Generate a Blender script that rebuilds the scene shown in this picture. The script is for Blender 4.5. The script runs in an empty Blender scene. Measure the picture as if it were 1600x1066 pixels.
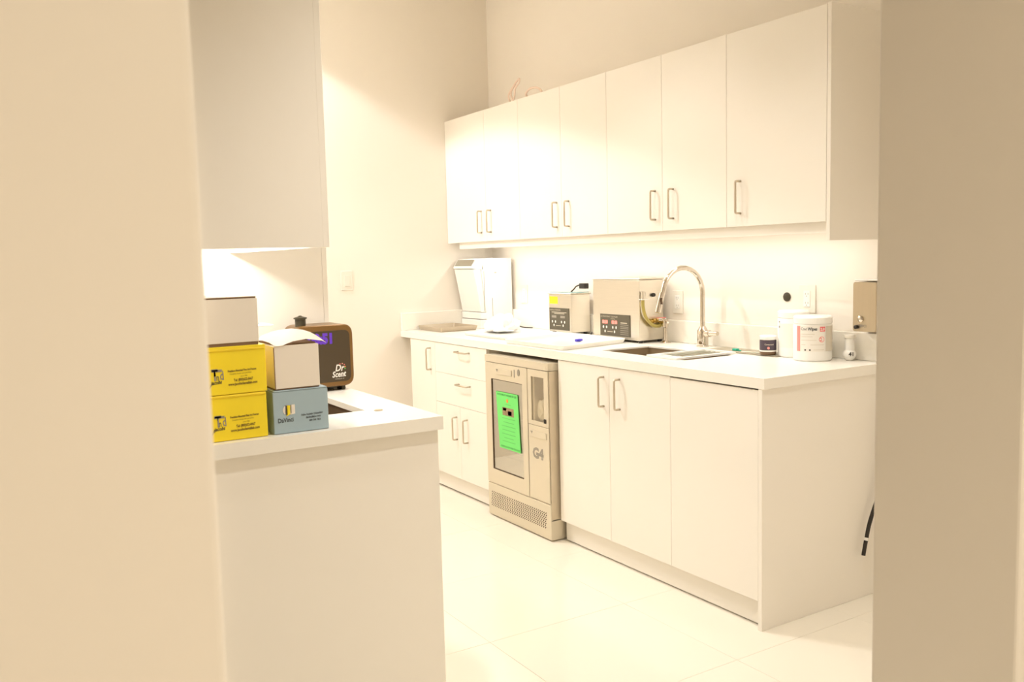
import bpy, bmesh, math, random
from mathutils import Vector, Matrix
random.seed(4)
PI = math.pi
C = bpy.context.scene.collection
sc = bpy.context.scene

# ---------------------------------------------------------------- camera
cam_data = bpy.data.cameras.new('camera')
cam = bpy.data.objects.new('camera', cam_data); C.objects.link(cam)
cam_data.sensor_width = 36; cam_data.lens = 31.13
cam_data.clip_start = 0.02
r = Vector((0.52824669, 0.84872609, -0.02488891)); u = Vector((-0.06594132, 0.07023047, 0.9953489))
f = Vector((-0.84652653, 0.52414856, -0.09306513))
cam.matrix_world = Matrix(((r.x, u.x, -f.x, 2.1316), (r.y, u.y, -f.y, -3.0243), (r.z, u.z, -f.z, 1.3467), (0, 0, 0, 1)))
cam_data.dof.use_dof = True; cam_data.dof.focus_distance = 4.2; cam_data.dof.aperture_fstop = 10
sc.camera = cam

# ---------------------------------------------------------------- world, exposure
w = bpy.data.worlds.new('world'); sc.world = w; w.use_nodes = True
w.node_tree.nodes['Background'].inputs[0].default_value = (0.02, 0.017, 0.012, 1)
sc.view_settings.view_transform = 'Standard'; sc.view_settings.look = 'None'
sc.view_settings.gamma = 1; sc.view_settings.use_curve_mapping = False
sc.view_settings.exposure = 0.09
sc.cycles.max_bounces = 10; sc.cycles.diffuse_bounces = 7; sc.cycles.use_denoising = True
sc.cycles.sample_clamp_indirect = 8

# ---------------------------------------------------------------- lights
WARM = (1.0, 0.955, 0.90)
CEIL = 3.06
def spot(x, y, power, half, blend=0.35, col=WARM, z=CEIL - 0.03, size=0.05):
    l = bpy.data.lights.new('downlight_lamp', 'SPOT'); l.energy = power; l.color = col
    l.spot_size = 2 * half * PI / 180; l.spot_blend = blend; l.shadow_soft_size = size
    o = bpy.data.objects.new('downlight_lamp', l); C.objects.link(o); o.location = (x, y, z)
def area(x, y, z, sx, sy, power, col=WARM, rot=(0, 0, 0)):
    l = bpy.data.lights.new('strip_lamp', 'AREA'); l.energy = power; l.color = col
    l.shape = 'RECTANGLE'; l.size = sx; l.size_y = sy
    o = bpy.data.objects.new('strip_lamp', l); C.objects.link(o); o.location = (x, y, z); o.rotation_euler = rot
DOWN = [(-0.75, -1.20, 31, 47, 0.5), (-1.90, -1.25, 32, 44, 0.5), (0.30, -1.30, 42, 50, 0.6), (0.95, -1.75, 86, 52, 0.7)]
for x, y, p, h, b in DOWN: spot(x, y, p, h, b)
spot(-2.60, -2.15, 135, 64.8, 0.12, (1.0, 0.98, 0.98))                 # the one beside the far wall, its cone edge crosses that wall
CORR_FILL = [(2.6, -2.0, 138, 55, 0.8), (2.5, -3.6, 26, 60, 0.8)]  # unseen corridor lamps, added to light the near wall, end panels and jamb
for x, y, p, h, b in CORR_FILL: spot(x, y, p, h, b, (1.0, 0.91, 0.77))
area(-1.45, -0.20, 1.432, 2.7, 0.02, 4.6)           # strips under the long row of wall cabinets
area(-0.50, -2.30, 1.418, 0.70, 0.02, 3.0)          # strip under the short wall cabinet

# ---------------------------------------------------------------- materials
def mat(name, col, rough=0.5, metal=0.0, noise=0.03, scale=6.0, bump=0.0, spec=0.5, emit=None, es=1.0, trans=0.0, aniso=None, coat=0.0, stretch=None, ior=1.45):
    m = bpy.data.materials.new(name); m.use_nodes = True
    nt = m.node_tree; b = nt.nodes['Principled BSDF']
    b.inputs['Roughness'].default_value = rough; b.inputs['Metallic'].default_value = metal
    b.inputs['Specular IOR Level'].default_value = spec; b.inputs['IOR'].default_value = ior
    b.inputs['Transmission Weight'].default_value = trans
    b.inputs['Coat Weight'].default_value = coat
    tc = nt.nodes.new('ShaderNodeTexCoord'); n = nt.nodes.new('ShaderNodeTexNoise')
    n.inputs['Scale'].default_value = scale; n.inputs['Detail'].default_value = 4
    src = tc.outputs['Object']
    if stretch:
        mp = nt.nodes.new('ShaderNodeMapping'); mp.inputs['Scale'].default_value = stretch
        nt.links.new(src, mp.inputs['Vector']); src = mp.outputs['Vector']
    nt.links.new(src, n.inputs['Vector'])
    rp = nt.nodes.new('ShaderNodeMix'); rp.data_type = 'RGBA'
    c1 = tuple(max(0, c * (1 - noise)) for c in col) + (1,); c2 = tuple(min(1, c * (1 + noise)) for c in col) + (1,)
    rp.inputs[6].default_value = c1; rp.inputs[7].default_value = c2
    nt.links.new(n.outputs['Fac'], rp.inputs[0]); nt.links.new(rp.outputs[2], b.inputs['Base Color'])
    if bump:
        bp = nt.nodes.new('ShaderNodeBump'); bp.inputs['Strength'].default_value = bump; bp.inputs['Distance'].default_value = 0.002
        nt.links.new(n.outputs['Fac'], bp.inputs['Height']); nt.links.new(bp.outputs['Normal'], b.inputs['Normal'])
    if emit:
        b.inputs['Emission Color'].default_value = tuple(emit) + (1,); b.inputs['Emission Strength'].default_value = es
    return m
M = {}
M['wall'] = mat('painted_plaster', (0.85, 0.80, 0.725), 0.65, noise=0.01, scale=3, bump=0.05)
M['ceiling'] = mat('ceiling_paint', (0.84, 0.80, 0.70), 0.8, noise=0.01)
M['cab'] = mat('white_laminate', (0.865, 0.825, 0.755), 0.35, noise=0.01, scale=4)
M['carcass'] = mat('carcass_board', (0.72, 0.66, 0.55), 0.6, noise=0.02)
M['counter'] = mat('white_quartz', (0.87, 0.84, 0.77), 0.25, noise=0.015, scale=60)
M['tile'] = mat('polished_cream_tile', (0.83, 0.785, 0.685), 0.16, noise=0.03, scale=2.2)
M['grout'] = mat('grout', (0.74, 0.68, 0.57), 0.9, noise=0.05, scale=40)
M['nickel'] = mat('brushed_nickel', (0.62, 0.55, 0.45), 0.32, 1.0, noise=0.03)
M['steel'] = mat('brushed_steel', (0.78, 0.735, 0.65), 0.30, 1.0, noise=0.04, scale=8, stretch=(1, 1, 30), bump=0.03)
M['steel_h'] = mat('brushed_steel_sheet', (0.72, 0.67, 0.58), 0.38, 1.0, noise=0.03, scale=8, stretch=(30, 1, 1), bump=0.02)
M['chrome'] = mat('chrome', (0.70, 0.64, 0.56), 0.07, 1.0, noise=0.01)
M['machine'] = mat('machine_steel', (0.71, 0.645, 0.515), 0.42, 0.45, noise=0.02, scale=5)
M['machine_side'] = mat('machine_side_steel', (0.66, 0.57, 0.43), 0.45, 0.4, noise=0.02, scale=5)
M['sink_steel'] = mat('satin_sink_steel', (0.40, 0.31, 0.20), 0.45, 0.5, noise=0.05, scale=10)
M['tray_steel'] = mat('tray_steel', (0.50, 0.43, 0.33), 0.4, 0.7, noise=0.05, scale=10)
M['dispenser_steel'] = mat('dispenser_steel', (0.50, 0.42, 0.30), 0.36, 0.85, noise=0.05, scale=6, stretch=(30, 1, 1), bump=0.02)
M['dark'] = mat('dark_gap', (0.05, 0.04, 0.03), 0.8, noise=0.1)
M['black'] = mat('black_plastic', (0.025, 0.02, 0.015), 0.45, noise=0.1)
M['white_plastic'] = mat('white_plastic', (0.84, 0.83, 0.79), 0.35, noise=0.01)
M['white_gloss'] = mat('white_enamel', (0.88, 0.87, 0.83), 0.2, noise=0.01)
M['outlet'] = mat('outlet_plastic', (0.80, 0.77, 0.69), 0.4, noise=0.01)
M['screen_grey'] = mat('display_grey', (0.30, 0.27, 0.20), 0.25, noise=0.05)
M['panel_grey'] = mat('control_panel_grey', (0.10, 0.085, 0.055), 0.35, noise=0.06, scale=30)
M['print_light'] = mat('pale_print', (0.62, 0.56, 0.44), 0.6, noise=0.02)
M['print_dark'] = mat('dark_print', (0.05, 0.045, 0.04), 0.6, noise=0.05)
M['print_brown'] = mat('brown_print', (0.20, 0.13, 0.02), 0.6, noise=0.05)
M['print_grey'] = mat('grey_print', (0.30, 0.27, 0.22), 0.5, noise=0.03)
M['print_slate'] = mat('slate_print', (0.09, 0.10, 0.10), 0.6, noise=0.03)
M['led'] = mat('red_led', (0.9, 0.25, 0.2), 0.4, emit=(1.0, 0.22, 0.18), es=1.2)
M['violet'] = mat('violet_led', (0.10, 0.03, 0.4), 0.4, emit=(0.06, 0.02, 0.20), es=0.7)
M['yellow'] = mat('yellow_card', (0.90, 0.70, 0.02), 0.5, noise=0.02, scale=9)
M['yellow_edge'] = mat('yellow_card_side', (0.80, 0.58, 0.014), 0.55, noise=0.02, scale=9)
M['blue'] = mat('pale_blue_card', (0.36, 0.47, 0.53), 0.5, noise=0.02, scale=9)
M['white_card'] = mat('white_card', (0.80, 0.735, 0.645), 0.55, noise=0.015, scale=9)
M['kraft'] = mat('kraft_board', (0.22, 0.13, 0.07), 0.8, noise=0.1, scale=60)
M['brown'] = mat('brown_shell', (0.20, 0.105, 0.03), 0.32, 0.25, noise=0.04)
M['brown_dark'] = mat('dark_face', (0.062, 0.042, 0.02), 0.45, noise=0.04)
M['brown_cap'] = mat('cap_plastic', (0.055, 0.045, 0.025), 0.4, noise=0.05)
M['green'] = mat('green_paper', (0.17, 0.72, 0.17), 0.6, noise=0.02, scale=12)
M['green_ink'] = mat('dark_green_ink', (0.03, 0.28, 0.05), 0.6, noise=0.02)
M['green_faint'] = mat('faint_green_ink', (0.12, 0.55, 0.12), 0.6, noise=0.02)
M['orange'] = mat('orange_ink', (0.80, 0.30, 0.05), 0.6, noise=0.02)
M['photo_print'] = mat('printed_picture', (0.30, 0.21, 0.12), 0.5, noise=0.5, scale=90)
def clear_glass(name, k, rough):
    m = bpy.data.materials.new(name); m.use_nodes = True; nt = m.node_tree; nt.nodes.clear()
    o = nt.nodes.new('ShaderNodeOutputMaterial'); mx = nt.nodes.new('ShaderNodeMixShader'); tr = nt.nodes.new('ShaderNodeBsdfTransparent'); gl = nt.nodes.new('ShaderNodeBsdfGlossy')
    tr.inputs[0].default_value = (0.93, 0.91, 0.86, 1); gl.inputs['Color'].default_value = (0.9, 0.88, 0.82, 1); gl.inputs['Roughness'].default_value = rough; mx.inputs[0].default_value = k
    nt.links.new(tr.outputs[0], mx.inputs[1]); nt.links.new(gl.outputs[0], mx.inputs[2]); nt.links.new(mx.outputs[0], o.inputs[0]); return m
M['glass'] = clear_glass('coated_glass', 0.50, 0.02)
M['glass_small'] = clear_glass('clear_glass', 0.20, 0.05)
M['cavity'] = mat('machine_cavity', (0.70, 0.61, 0.47), 0.5, noise=0.05)
M['cavity_dark'] = mat('machine_cavity_dark', (0.42, 0.32, 0.18), 0.5, noise=0.08, scale=20)
M['foil'] = mat('crinkled_film', (0.85, 0.80, 0.68), 0.5, 0.0, noise=0.15, scale=40, bump=0.6)
M['tubing'] = mat('yellowed_tubing', (0.55, 0.45, 0.13), 0.2, noise=0.05, trans=0.25)
M['brass'] = mat('brass', (0.60, 0.42, 0.12), 0.25, 0.9, noise=0.05)
M['pink'] = mat('coral_ink', (0.80, 0.16, 0.16), 0.5, noise=0.02)
M['pink_pale'] = mat('pink_ink', (0.82, 0.30, 0.27), 0.5, noise=0.02)
M['label_grey'] = mat('label_grey', (0.64, 0.59, 0.49), 0.5, noise=0.02)
M['label_white'] = mat('label_white', (0.82, 0.79, 0.73), 0.5, noise=0.01)
M['navy'] = mat('navy_label', (0.075, 0.055, 0.075), 0.4, noise=0.05)
M['jar_base'] = mat('jar_brown', (0.15, 0.085, 0.04), 0.25, noise=0.05)
M['purple'] = mat('violet_plastic', (0.07, 0.05, 0.50), 0.4, noise=0.03)
M['teal'] = mat('teal_plastic', (0.02, 0.42, 0.28), 0.4, noise=0.03)
M['teal_lid'] = mat('blue_film_steel', (0.40, 0.62, 0.66), 0.2, 0.7, noise=0.05)
M['mat_grey'] = mat('grey_mat', (0.34, 0.30, 0.22), 0.5, noise=0.05, scale=20)
M['rack_grey'] = mat('rack_insert', (0.42, 0.42, 0.34), 0.4, 0.3, noise=0.06, scale=20)
M['ribbon'] = mat('pale_pink_ribbon', (0.86, 0.70, 0.60), 0.5, noise=0.03)
M['cloth'] = mat('white_cloth', (0.90, 0.89, 0.87), 0.8, noise=0.01, bump=0.2)
M['wood_dark'] = mat('dark_rubber', (0.06, 0.03, 0.01), 0.5, noise=0.05)
M['lamp_face'] = mat('lamp_diffuser', (1, 0.9, 0.7), 0.5, emit=WARM, es=6)
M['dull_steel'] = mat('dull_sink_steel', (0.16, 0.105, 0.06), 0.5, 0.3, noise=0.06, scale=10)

# ---------------------------------------------------------------- helpers
def BM(): return bmesh.new()
def bx(bm, x0, x1, y0, y1, z0, z1):
    vs = [bm.verts.new(p) for p in ((x0, y0, z0), (x1, y0, z0), (x1, y1, z0), (x0, y1, z0), (x0, y0, z1), (x1, y0, z1), (x1, y1, z1), (x0, y1, z1))]
    for q in ((3, 2, 1, 0), (4, 5, 6, 7), (0, 1, 5, 4), (1, 2, 6, 5), (2, 3, 7, 6), (3, 0, 4, 7)):
        bm.faces.new([vs[i] for i in q])
    return bm
def box(*a): return bx(BM(), *a)
def bevel(bm, w, seg=2):
    bmesh.ops.bevel(bm, geom=bm.edges[:], offset=w, segments=seg, profile=0.5, affect='EDGES', clamp_overlap=True); return bm
def bbox(*a, w=0.0015, seg=1): return bevel(box(*a), w, seg)
def prism(bm, pts, z0, z1):
    a = [bm.verts.new((p[0], p[1], z0)) for p in pts]; b = [bm.verts.new((p[0], p[1], z1)) for p in pts]
    bm.faces.new(a[::-1]); bm.faces.new(b)
    n = len(pts)
    for i in range(n): bm.faces.new((a[i], a[(i + 1) % n], b[(i + 1) % n], b[i]))
    return bm
def rounded(pts, rad, seg=4):
    out = []; n = len(pts)
    for i in range(n):
        p = Vector(pts[i]); a = (Vector(pts[i - 1]) - p).normalized(); b = (Vector(pts[(i + 1) % n]) - p).normalized()
        p0 = p + a * rad; p1 = p + b * rad
        for k in range(seg + 1):
            t = k / seg; out.append(tuple(p0 * (1 - t) ** 2 + p * 2 * t * (1 - t) + p1 * t * t))
    return out
def rr(x0, x1, y0, y1, rad, seg=5): return rounded([(x0, y0), (x1, y0), (x1, y1), (x0, y1)], rad, seg)
def xform(bm, m): bmesh.ops.transform(bm, matrix=m, verts=bm.verts[:]); return bm
# maps local (x,y,z) -> faces: FX local x->+Y, y->+Z, z->+X ; FY local x->+X, y->+Z, z->-Y
def FX(x, y=0, z=0): return Matrix(((0, 0, 1, x), (1, 0, 0, y), (0, 1, 0, z), (0, 0, 0, 1)))
def FY(x=0, y=0, z=0): return Matrix(((1, 0, 0, x), (0, 0, -1, y), (0, 1, 0, z), (0, 0, 0, 1)))
def lathe(bm, prof, x, y, z, n=28, axis=None):
    rings = []
    start = len(bm.verts)
    for (rad, h) in prof:
        rings.append([bm.verts.new((x + rad * math.cos(2 * PI * k / n), y + rad * math.sin(2 * PI * k / n), z + h)) for k in range(n)])
    for a, b in zip(rings, rings[1:]):
        for k in range(n): bm.faces.new((a[k], a[(k + 1) % n], b[(k + 1) % n], b[k]))
    bm.faces.new(rings[0][::-1]); bm.faces.new(rings[-1])
    return bm
def cyl(bm, p0, p1, r0, r1=None, n=16):
    r1 = r0 if r1 is None else r1
    return tube(bm, [p0, p1], [r0, r1], n)
def tube(bm, pts, rad, n=10, cap=True):
    pts = [Vector(p) for p in pts]
    rs = rad if isinstance(rad, (list, tuple)) else [rad] * len(pts)
    rings = []; prev = None
    for i, p in enumerate(pts):
        t = (pts[min(i + 1, len(pts) - 1)] - pts[max(i - 1, 0)]).normalized()
        if prev is None:
            a = Vector((0, 0, 1)) if abs(t.z) < 0.9 else Vector((1, 0, 0)); s = t.cross(a).normalized()
        else:
            s = (prev - t * prev.dot(t)).normalized()
        prev = s; v = t.cross(s)
        rings.append([bm.verts.new(p + (s * math.cos(2 * PI * k / n) + v * math.sin(2 * PI * k / n)) * rs[i]) for k in range(n)])
    for a, b in zip(rings, rings[1:]):
        for k in range(n): bm.faces.new((a[k], a[(k + 1) % n], b[(k + 1) % n], b[k]))
    if cap: bm.faces.new(rings[0][::-1]); bm.faces.new(rings[-1])
    return bm
def smooth_path(pts, n=6):
    pts = [Vector(p) for p in pts]; out = []
    for i in range(len(pts) - 1):
        p0 = pts[max(i - 1, 0)]; p1 = pts[i]; p2 = pts[i + 1]; p3 = pts[min(i + 2, len(pts) - 1)]
        for k in range(n):
            t = k / n
            out.append(0.5 * ((2 * p1) + (p2 - p0) * t + (2 * p0 - 5 * p1 + 4 * p2 - p3) * t * t + (3 * p1 - p0 - 3 * p2 + p3) * t ** 3))
    out.append(pts[-1]); return out
def wloc(o):
    v = Vector((0, 0, 0))
    while o: v += o.location; o = o.parent
    return v
def obj(name, bm, m, parent=None, smooth=False, loc=None):
    bmesh.ops.recalc_face_normals(bm, faces=bm.faces[:])
    base = Vector(loc) if loc is not None else None
    off = wloc(parent) if parent else Vector((0, 0, 0))
    if base is None: base = off.copy()
    bmesh.ops.translate(bm, vec=-base, verts=bm.verts[:])
    me = bpy.data.meshes.new(name); bm.to_mesh(me); bm.free()
    me.materials.append(M[m] if isinstance(m, str) else m)
    if smooth:
        for p in me.polygons: p.use_smooth = True
        try: me.set_sharp_from_angle(angle=math.radians(35))
        except Exception: pass
    o = bpy.data.objects.new(name, me); C.objects.link(o)
    o.parent = parent; o.location = base - off
    return o
def tag(o, label=None, cat=None, group=None, kind=None):
    if label: o['label'] = label
    if cat: o['category'] = cat
    if group: o['group'] = group
    if kind: o['kind'] = kind
    return o
def thing(name, label, cat, loc, group=None):
    o = bpy.data.objects.new(name, None); C.objects.link(o); o.location = loc; o.empty_display_size = 0.05
    return tag(o, label, cat, group)
def struct(name, bm, m, label=None):
    return tag(obj(name, bm, m), label, kind='structure')
def text(s, size, m, parent, name='printed_text', FXY='X', at=(0, 0, 0), tilt=0.0, shear=0.0, align='LEFT', bold=0.0, bend=None, sx=1.0):
    cu = bpy.data.curves.new(name, 'FONT'); cu.body = s; cu.size = size; cu.shear = shear; cu.align_x = align; cu.offset = bold; cu.resolution_u = 2
    cu.extrude = 0.0
    to = bpy.data.objects.new('tmp', cu); C.objects.link(to)
    bpy.context.view_layer.update()
    me = bpy.data.meshes.new_from_object(to); bpy.data.objects.remove(to)
    me.name = name
    off = wloc(parent)
    if bend:
        cx, cy, rad, a0, z = bend
        for v in me.vertices:
            a = a0 + v.co.x * sx / rad
            v.co = Vector((cx + rad * math.cos(a), cy + rad * math.sin(a), z + v.co.y)) - off
    else:
        F = FX(*at) if FXY == 'X' else FY(*at)
        T = F @ Matrix.Rotation(tilt, 4, 'Z') @ Matrix.Diagonal((sx, 1, 1, 1))
        for v in me.vertices: v.co = T @ v.co - off
    me.materials.append(M[m])
    o = bpy.data.objects.new(name, me); C.objects.link(o); o.parent = parent
    return o

# ---------------------------------------------------------------- room shell
XF, XO, XK = -2.97, 1.53, 1.31          # far wall face, opening wall faces
fl = struct('floor', box(XF - 0.1, 3.3, -4.2, 0.1, -0.08, -0.004), 'grout', 'cream polished tile floor')
PX, PY = 0.59, 0.605
xs = [0.107 + PX * k for k in range(-7, 7)]; ys = [-0.923 + PY * k for k in range(-7, 3)]
tile_me = None
for x in xs:
    for y in ys:
        x0, x1 = max(x, XF), min(x + PX, 3.2); y0, y1 = max(y, -4.1), min(y + PY, 0.0)
        if x1 - x0 < 0.03 or y1 - y0 < 0.03: continue
        bm = bx(BM(), x0 + 0.0005, x1 - 0.0005, y0 + 0.0005, y1 - 0.0005, -0.006, random.uniform(-0.0004, 0.0))
        bevel(bm, 0.0004, 1)
        obj('tile', bm, 'tile', fl, loc=(x0, y0, 0))
struct('wall_back', box(XF - 0.1, 3.2, 0.0, 0.1, -0.05, CEIL), 'wall')
struct('wall_far', box(XF - 0.1, XF, -4.2, 0.0, -0.05, CEIL), 'wall')
struct('wall_left', bevel(box(XF, -0.05, -2.66, -2.534, 0, CEIL), 0.004, 2), 'wall')
struct('wall_outer', box(XF - 0.1, 3.2, -4.2, -4.1, -0.05, CEIL), 'wall')
struct('wall_corridor', box(3.2, 3.3, -4.2, 0.1, -0.05, CEIL), 'wall')
fw = BM(); bx(fw, XK, XO, -4.1, -2.887, 0, CEIL); bevel(fw, 0.006, 3)
struct('wall_front', fw, 'wall')
fw = BM(); bx(fw, XK, XO, -1.888, 0.0, 0, CEIL); bevel(fw, 0.006, 3)
struct('wall_right', fw, 'wall')
struct('trim_1', box(XK, XO, -2.887, -1.888, 2.45, CEIL), 'wall', 'plaster header over the doorway')
struct('ceiling', box(XF - 0.1, 3.3, -4.2, 0.1, CEIL, CEIL + 0.1), 'ceiling')
DL = ['over the floor before the sink cabinets', 'over the floor before the steel washer', 'over the near end panel', 'just inside the doorway', 'nearest the far wall', 'added unseen in the corridor to light the near wall', 'added unseen in the corridor to brighten the right jamb']
for (x, y) in [(a[0], a[1]) for a in DOWN] + [(-2.60, -2.15)] + [(a[0], a[1]) for a in CORR_FILL]:
    t = thing('recessed_downlight', 'round recessed ceiling downlight with a white ring, ' + DL.pop(0), 'light', (x, y, CEIL - 0.012), 'recessed downlights in the ceiling')
    bm = BM()
    n = 28; R0, R1 = 0.052, 0.075
    for k in range(n):
        a, b = 2 * PI * k / n, 2 * PI * (k + 1) / n
        q = [(R0, a, 0), (R1, a, 0), (R1, b, 0), (R0, b, 0)]
        lo = [bm.verts.new((x + rr_ * math.cos(t_), y + rr_ * math.sin(t_), CEIL - 0.012)) for rr_, t_, _ in q]
        hi = [bm.verts.new((x + rr_ * math.cos(t_), y + rr_ * math.sin(t_), CEIL)) for rr_, t_, _ in q]
        bm.faces.new(lo); bm.faces.new((lo[1], lo[2], hi[2], hi[1])); bm.faces.new((lo[3], lo[0], hi[0], hi[3]))
    obj('ring', bm, 'white_plastic', t)
    obj('diffuser', lathe(BM(), [(0.051, -0.003), (0.051, -0.001)], x, y, CEIL, 24), 'lamp_face', t)

# ---------------------------------------------------------------- handles
def handle_mesh():
    bm = BM(); pts = [(0, 0.0, -0.064), (0, -0.022, -0.064), (0, -0.028, -0.0625), (0, -0.030, -0.057), (0, -0.030, 0.057), (0, -0.028, 0.0625), (0, -0.022, 0.064), (0, 0, 0.064)]
    tube(bm, pts, 0.0048, 10)
    bmesh.ops.recalc_face_normals(bm, faces=bm.faces[:])
    me = bpy.data.meshes.new('handle'); bm.to_mesh(me); bm.free(); me.materials.append(M['nickel'])
    for p in me.polygons: p.use_smooth = True
    return me
HM = handle_mesh()
def handle(parent, x, y, z, horiz=False, rotz=0):
    o = bpy.data.objects.new('handle', HM); C.objects.link(o); o.parent = parent
    o.location = Vector((x, y, z)) - wloc(parent)
    o.rotation_euler = (0, PI / 2 if horiz else 0, rotz)
    return o
def front(parent, name, x0, x1, y, z0, z1, m='cab', th=0.018, g=0.0008):
    return obj(name, bbox(x0 + g, x1 - g, y, y + th, z0 + g, z1 - g, w=0.0006), m, parent)

# ---------------------------------------------------------------- right run: base cabinets
DY = -0.685                    # face of the doors
BT, BK = 0.870, 0.103
def carcass(x0, x1, y0, y1, z0, z1, t=0.016, openy=None):
    bm = BM()
    bx(bm, x0, x0 + t, y0, y1, z0, z1); bx(bm, x1 - t, x1, y0, y1, z0, z1)
    bx(bm, x0 + t, x1 - t, y0, y1, z0, z0 + t)
    return bm
def base_unit(x0, x1, label, drawers=(), doors=(), top=BT):
    t = thing('base_cabinet', label, 'cabinet', ((x0 + x1) / 2, -0.33, 0.0))
    b = carcass(x0, x1, DY + 0.019, -0.012, BK, top); bx(b, x0 + 0.016, x1 - 0.016, -0.02, -0.012, BK, top)
    obj('body', b, 'carcass', t)
    for (a, b_, z0, z1, hz) in drawers:
        d = front(t, 'drawer_front', a, b_, DY, z0, z1); handle(d, (a + b_) / 2 + 0.05, DY, hz, True)
    for (a, b_, z0, z1, hx, hz) in doors:
        d = front(t, 'door', a, b_, DY, z0, z1)
        if hx is not None: handle(d, hx, DY, hz)
    return t
b1 = base_unit(-2.84, -2.51, 'narrow white base cabinet beside the far wall, one door', doors=[(-2.84, -2.51, BK, BT, -2.567, 0.765)])
obj('filler', box(-2.968, -2.841, -0.60, -0.58, BK, BT), 'cab', b1)
base_unit(-2.51, -1.907, 'white base cabinet with two drawers above two doors, left of the steel washer',
          drawers=[(-2.51, -1.907, 0.695, BT, 0.833), (-2.51, -1.907, 0.520, 0.695, 0.648)],
          doors=[(-2.51, -2.221, BK, 0.520, -2.262, 0.392), (-2.221, -1.907, BK, 0.520, -2.138, 0.392)])
base_unit(-1.245, -0.475, 'white double door base cabinet under the sink, right of the steel washer',
          doors=[(-1.245, -0.862, BK, BT, -0.90, 0.760), (-0.862, -0.475, BK, BT, -0.79, 0.760)])
base_unit(-0.475, -0.018, 'white base cabinet with a plain door without handle at the near end',
          doors=[(-0.475, -0.021, BK, 0.866, None, 0)])
tag(obj('end_panel', bbox(-0.018, 0.0, DY - 0.004, -0.002, 0.0, 0.8715, w=0.001), 'cab'),
    'tall flat white end panel closing the right row of base cabinets', 'panel')
tag(obj('toe_kick', box(-2.968, -1.907, -0.655, -0.640, 0.008, 0.1025), 'cab', loc=(-2.4, -0.65, 0.0)), 'white toe kick board left of the steel washer', 'toe kick')
tag(obj('toe_kick', box(-1.243, -0.019, -0.655, -0.640, 0.006, 0.1025), 'cab', loc=(-0.6, -0.65, 0.0)), 'long white toe kick board under the sink cabinets', 'toe kick')

# countertop with backsplash and a cut-out for the sink
SX0, SX1, SY0, SY1 = -1.13, -0.575, -0.515, -0.235
CF = -0.690
def slab(x0, x1, y0, y1, hx0, hx1, hy0, hy1, z0, z1):
    bm = BM(); X = [x0, hx0, hx1, x1]; Y = [y0, hy0, hy1, y1]
    def ring(z): return [[bm.verts.new((a, b, z)) for b in Y] for a in X]
    lo, hi = ring(z0), ring(z1)
    for i in range(3):
        for j in range(3):
            if i == 1 and j == 1: continue
            bm.faces.new((hi[i][j], hi[i + 1][j], hi[i + 1][j + 1], hi[i][j + 1]))
            bm.faces.new((lo[i][j], lo[i][j + 1], lo[i + 1][j + 1], lo[i + 1][j]))
    for i in range(3):
        bm.faces.new((lo[i][0], lo[i + 1][0], hi[i + 1][0], hi[i][0])); bm.faces.new((lo[i][3], hi[i][3], hi[i + 1][3], lo[i + 1][3]))
        bm.faces.new((lo[0][i], hi[0][i], hi[0][i + 1], lo[0][i + 1])); bm.faces.new((lo[3][i], lo[3][i + 1], hi[3][i + 1], hi[3][i]))
    a, b, c, d = (1, 1), (2, 1), (2, 2), (1, 2)
    for p, q in ((a, b), (b, c), (c, d), (d, a)):
        bm.faces.new((lo[p[0]][p[1]], hi[p[0]][p[1]], hi[q[0]][q[1]], lo[q[0]][q[1]]))
    return bm
ct = thing('countertop', 'long white quartz countertop with low backsplash on the right wall', 'countertop', (-1.5, -0.34, 0.872))
obj('slab', slab(XF + 0.001, 0.010, CF, -0.001, SX0, SX1, SY0, SY1, 0.903, 0.910), 'counter', ct)
bm = BM(); bx(bm, XF + 0.001, 0.010, CF, CF + 0.03, 0.872, 0.9031); bx(bm, -0.03, 0.010, CF + 0.03, -0.001, 0.872, 0.9031)
obj('built_up_edge', bm, 'counter', ct)
obj('backsplash', bbox(XF + 0.021, 0.006, -0.021, -0.001, 0.9105, 1.020, w=0.002), 'counter', ct)
obj('side_splash', bbox(XF + 0.001, XF + 0.020, CF + 0.002, -0.0015, 0.9105, 1.020, w=0.002), 'counter', ct)

def sink(name, label, x0, x1, y0, y1, ztop, depth, m, drain=True):
    t = thing(name, label, 'sink', ((x0 + x1) / 2, (y0 + y1) / 2, ztop - depth))
    bm = BM(); o = 0.006
    ring = lambda a, z: [bm.verts.new((p[0], p[1], z)) for p in rr(x0 - o + a, x1 + o - a, y0 - o + a, y1 + o - a, 0.012 + a, 4)]
    rs = [ring(-0.015, ztop), ring(0, ztop), ring(0.002, ztop - depth + 0.03), ring(0.010, ztop - depth + 0.008), ring(0.03, ztop - depth)]
    for a, b in zip(rs, rs[1:]):
        n = len(a)
        for k in range(n): bm.faces.new((a[k], a[(k + 1) % n], b[(k + 1) % n], b[k]))
    bm.faces.new(rs[-1])
    obj('basin', bm, m, t)
    obj('drain', lathe(BM(), [(0.045, 0.0), (0.045, 0.003), (0.03, 0.0035)], (x0 + x1) / 2, (y0 + y1) / 2, ztop - depth), 'chrome', t, True)
sink('sink', 'undermount stainless sink in the long right countertop', SX0, SX1, SY0, SY1, 0.9025, 0.20, 'sink_steel')

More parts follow.
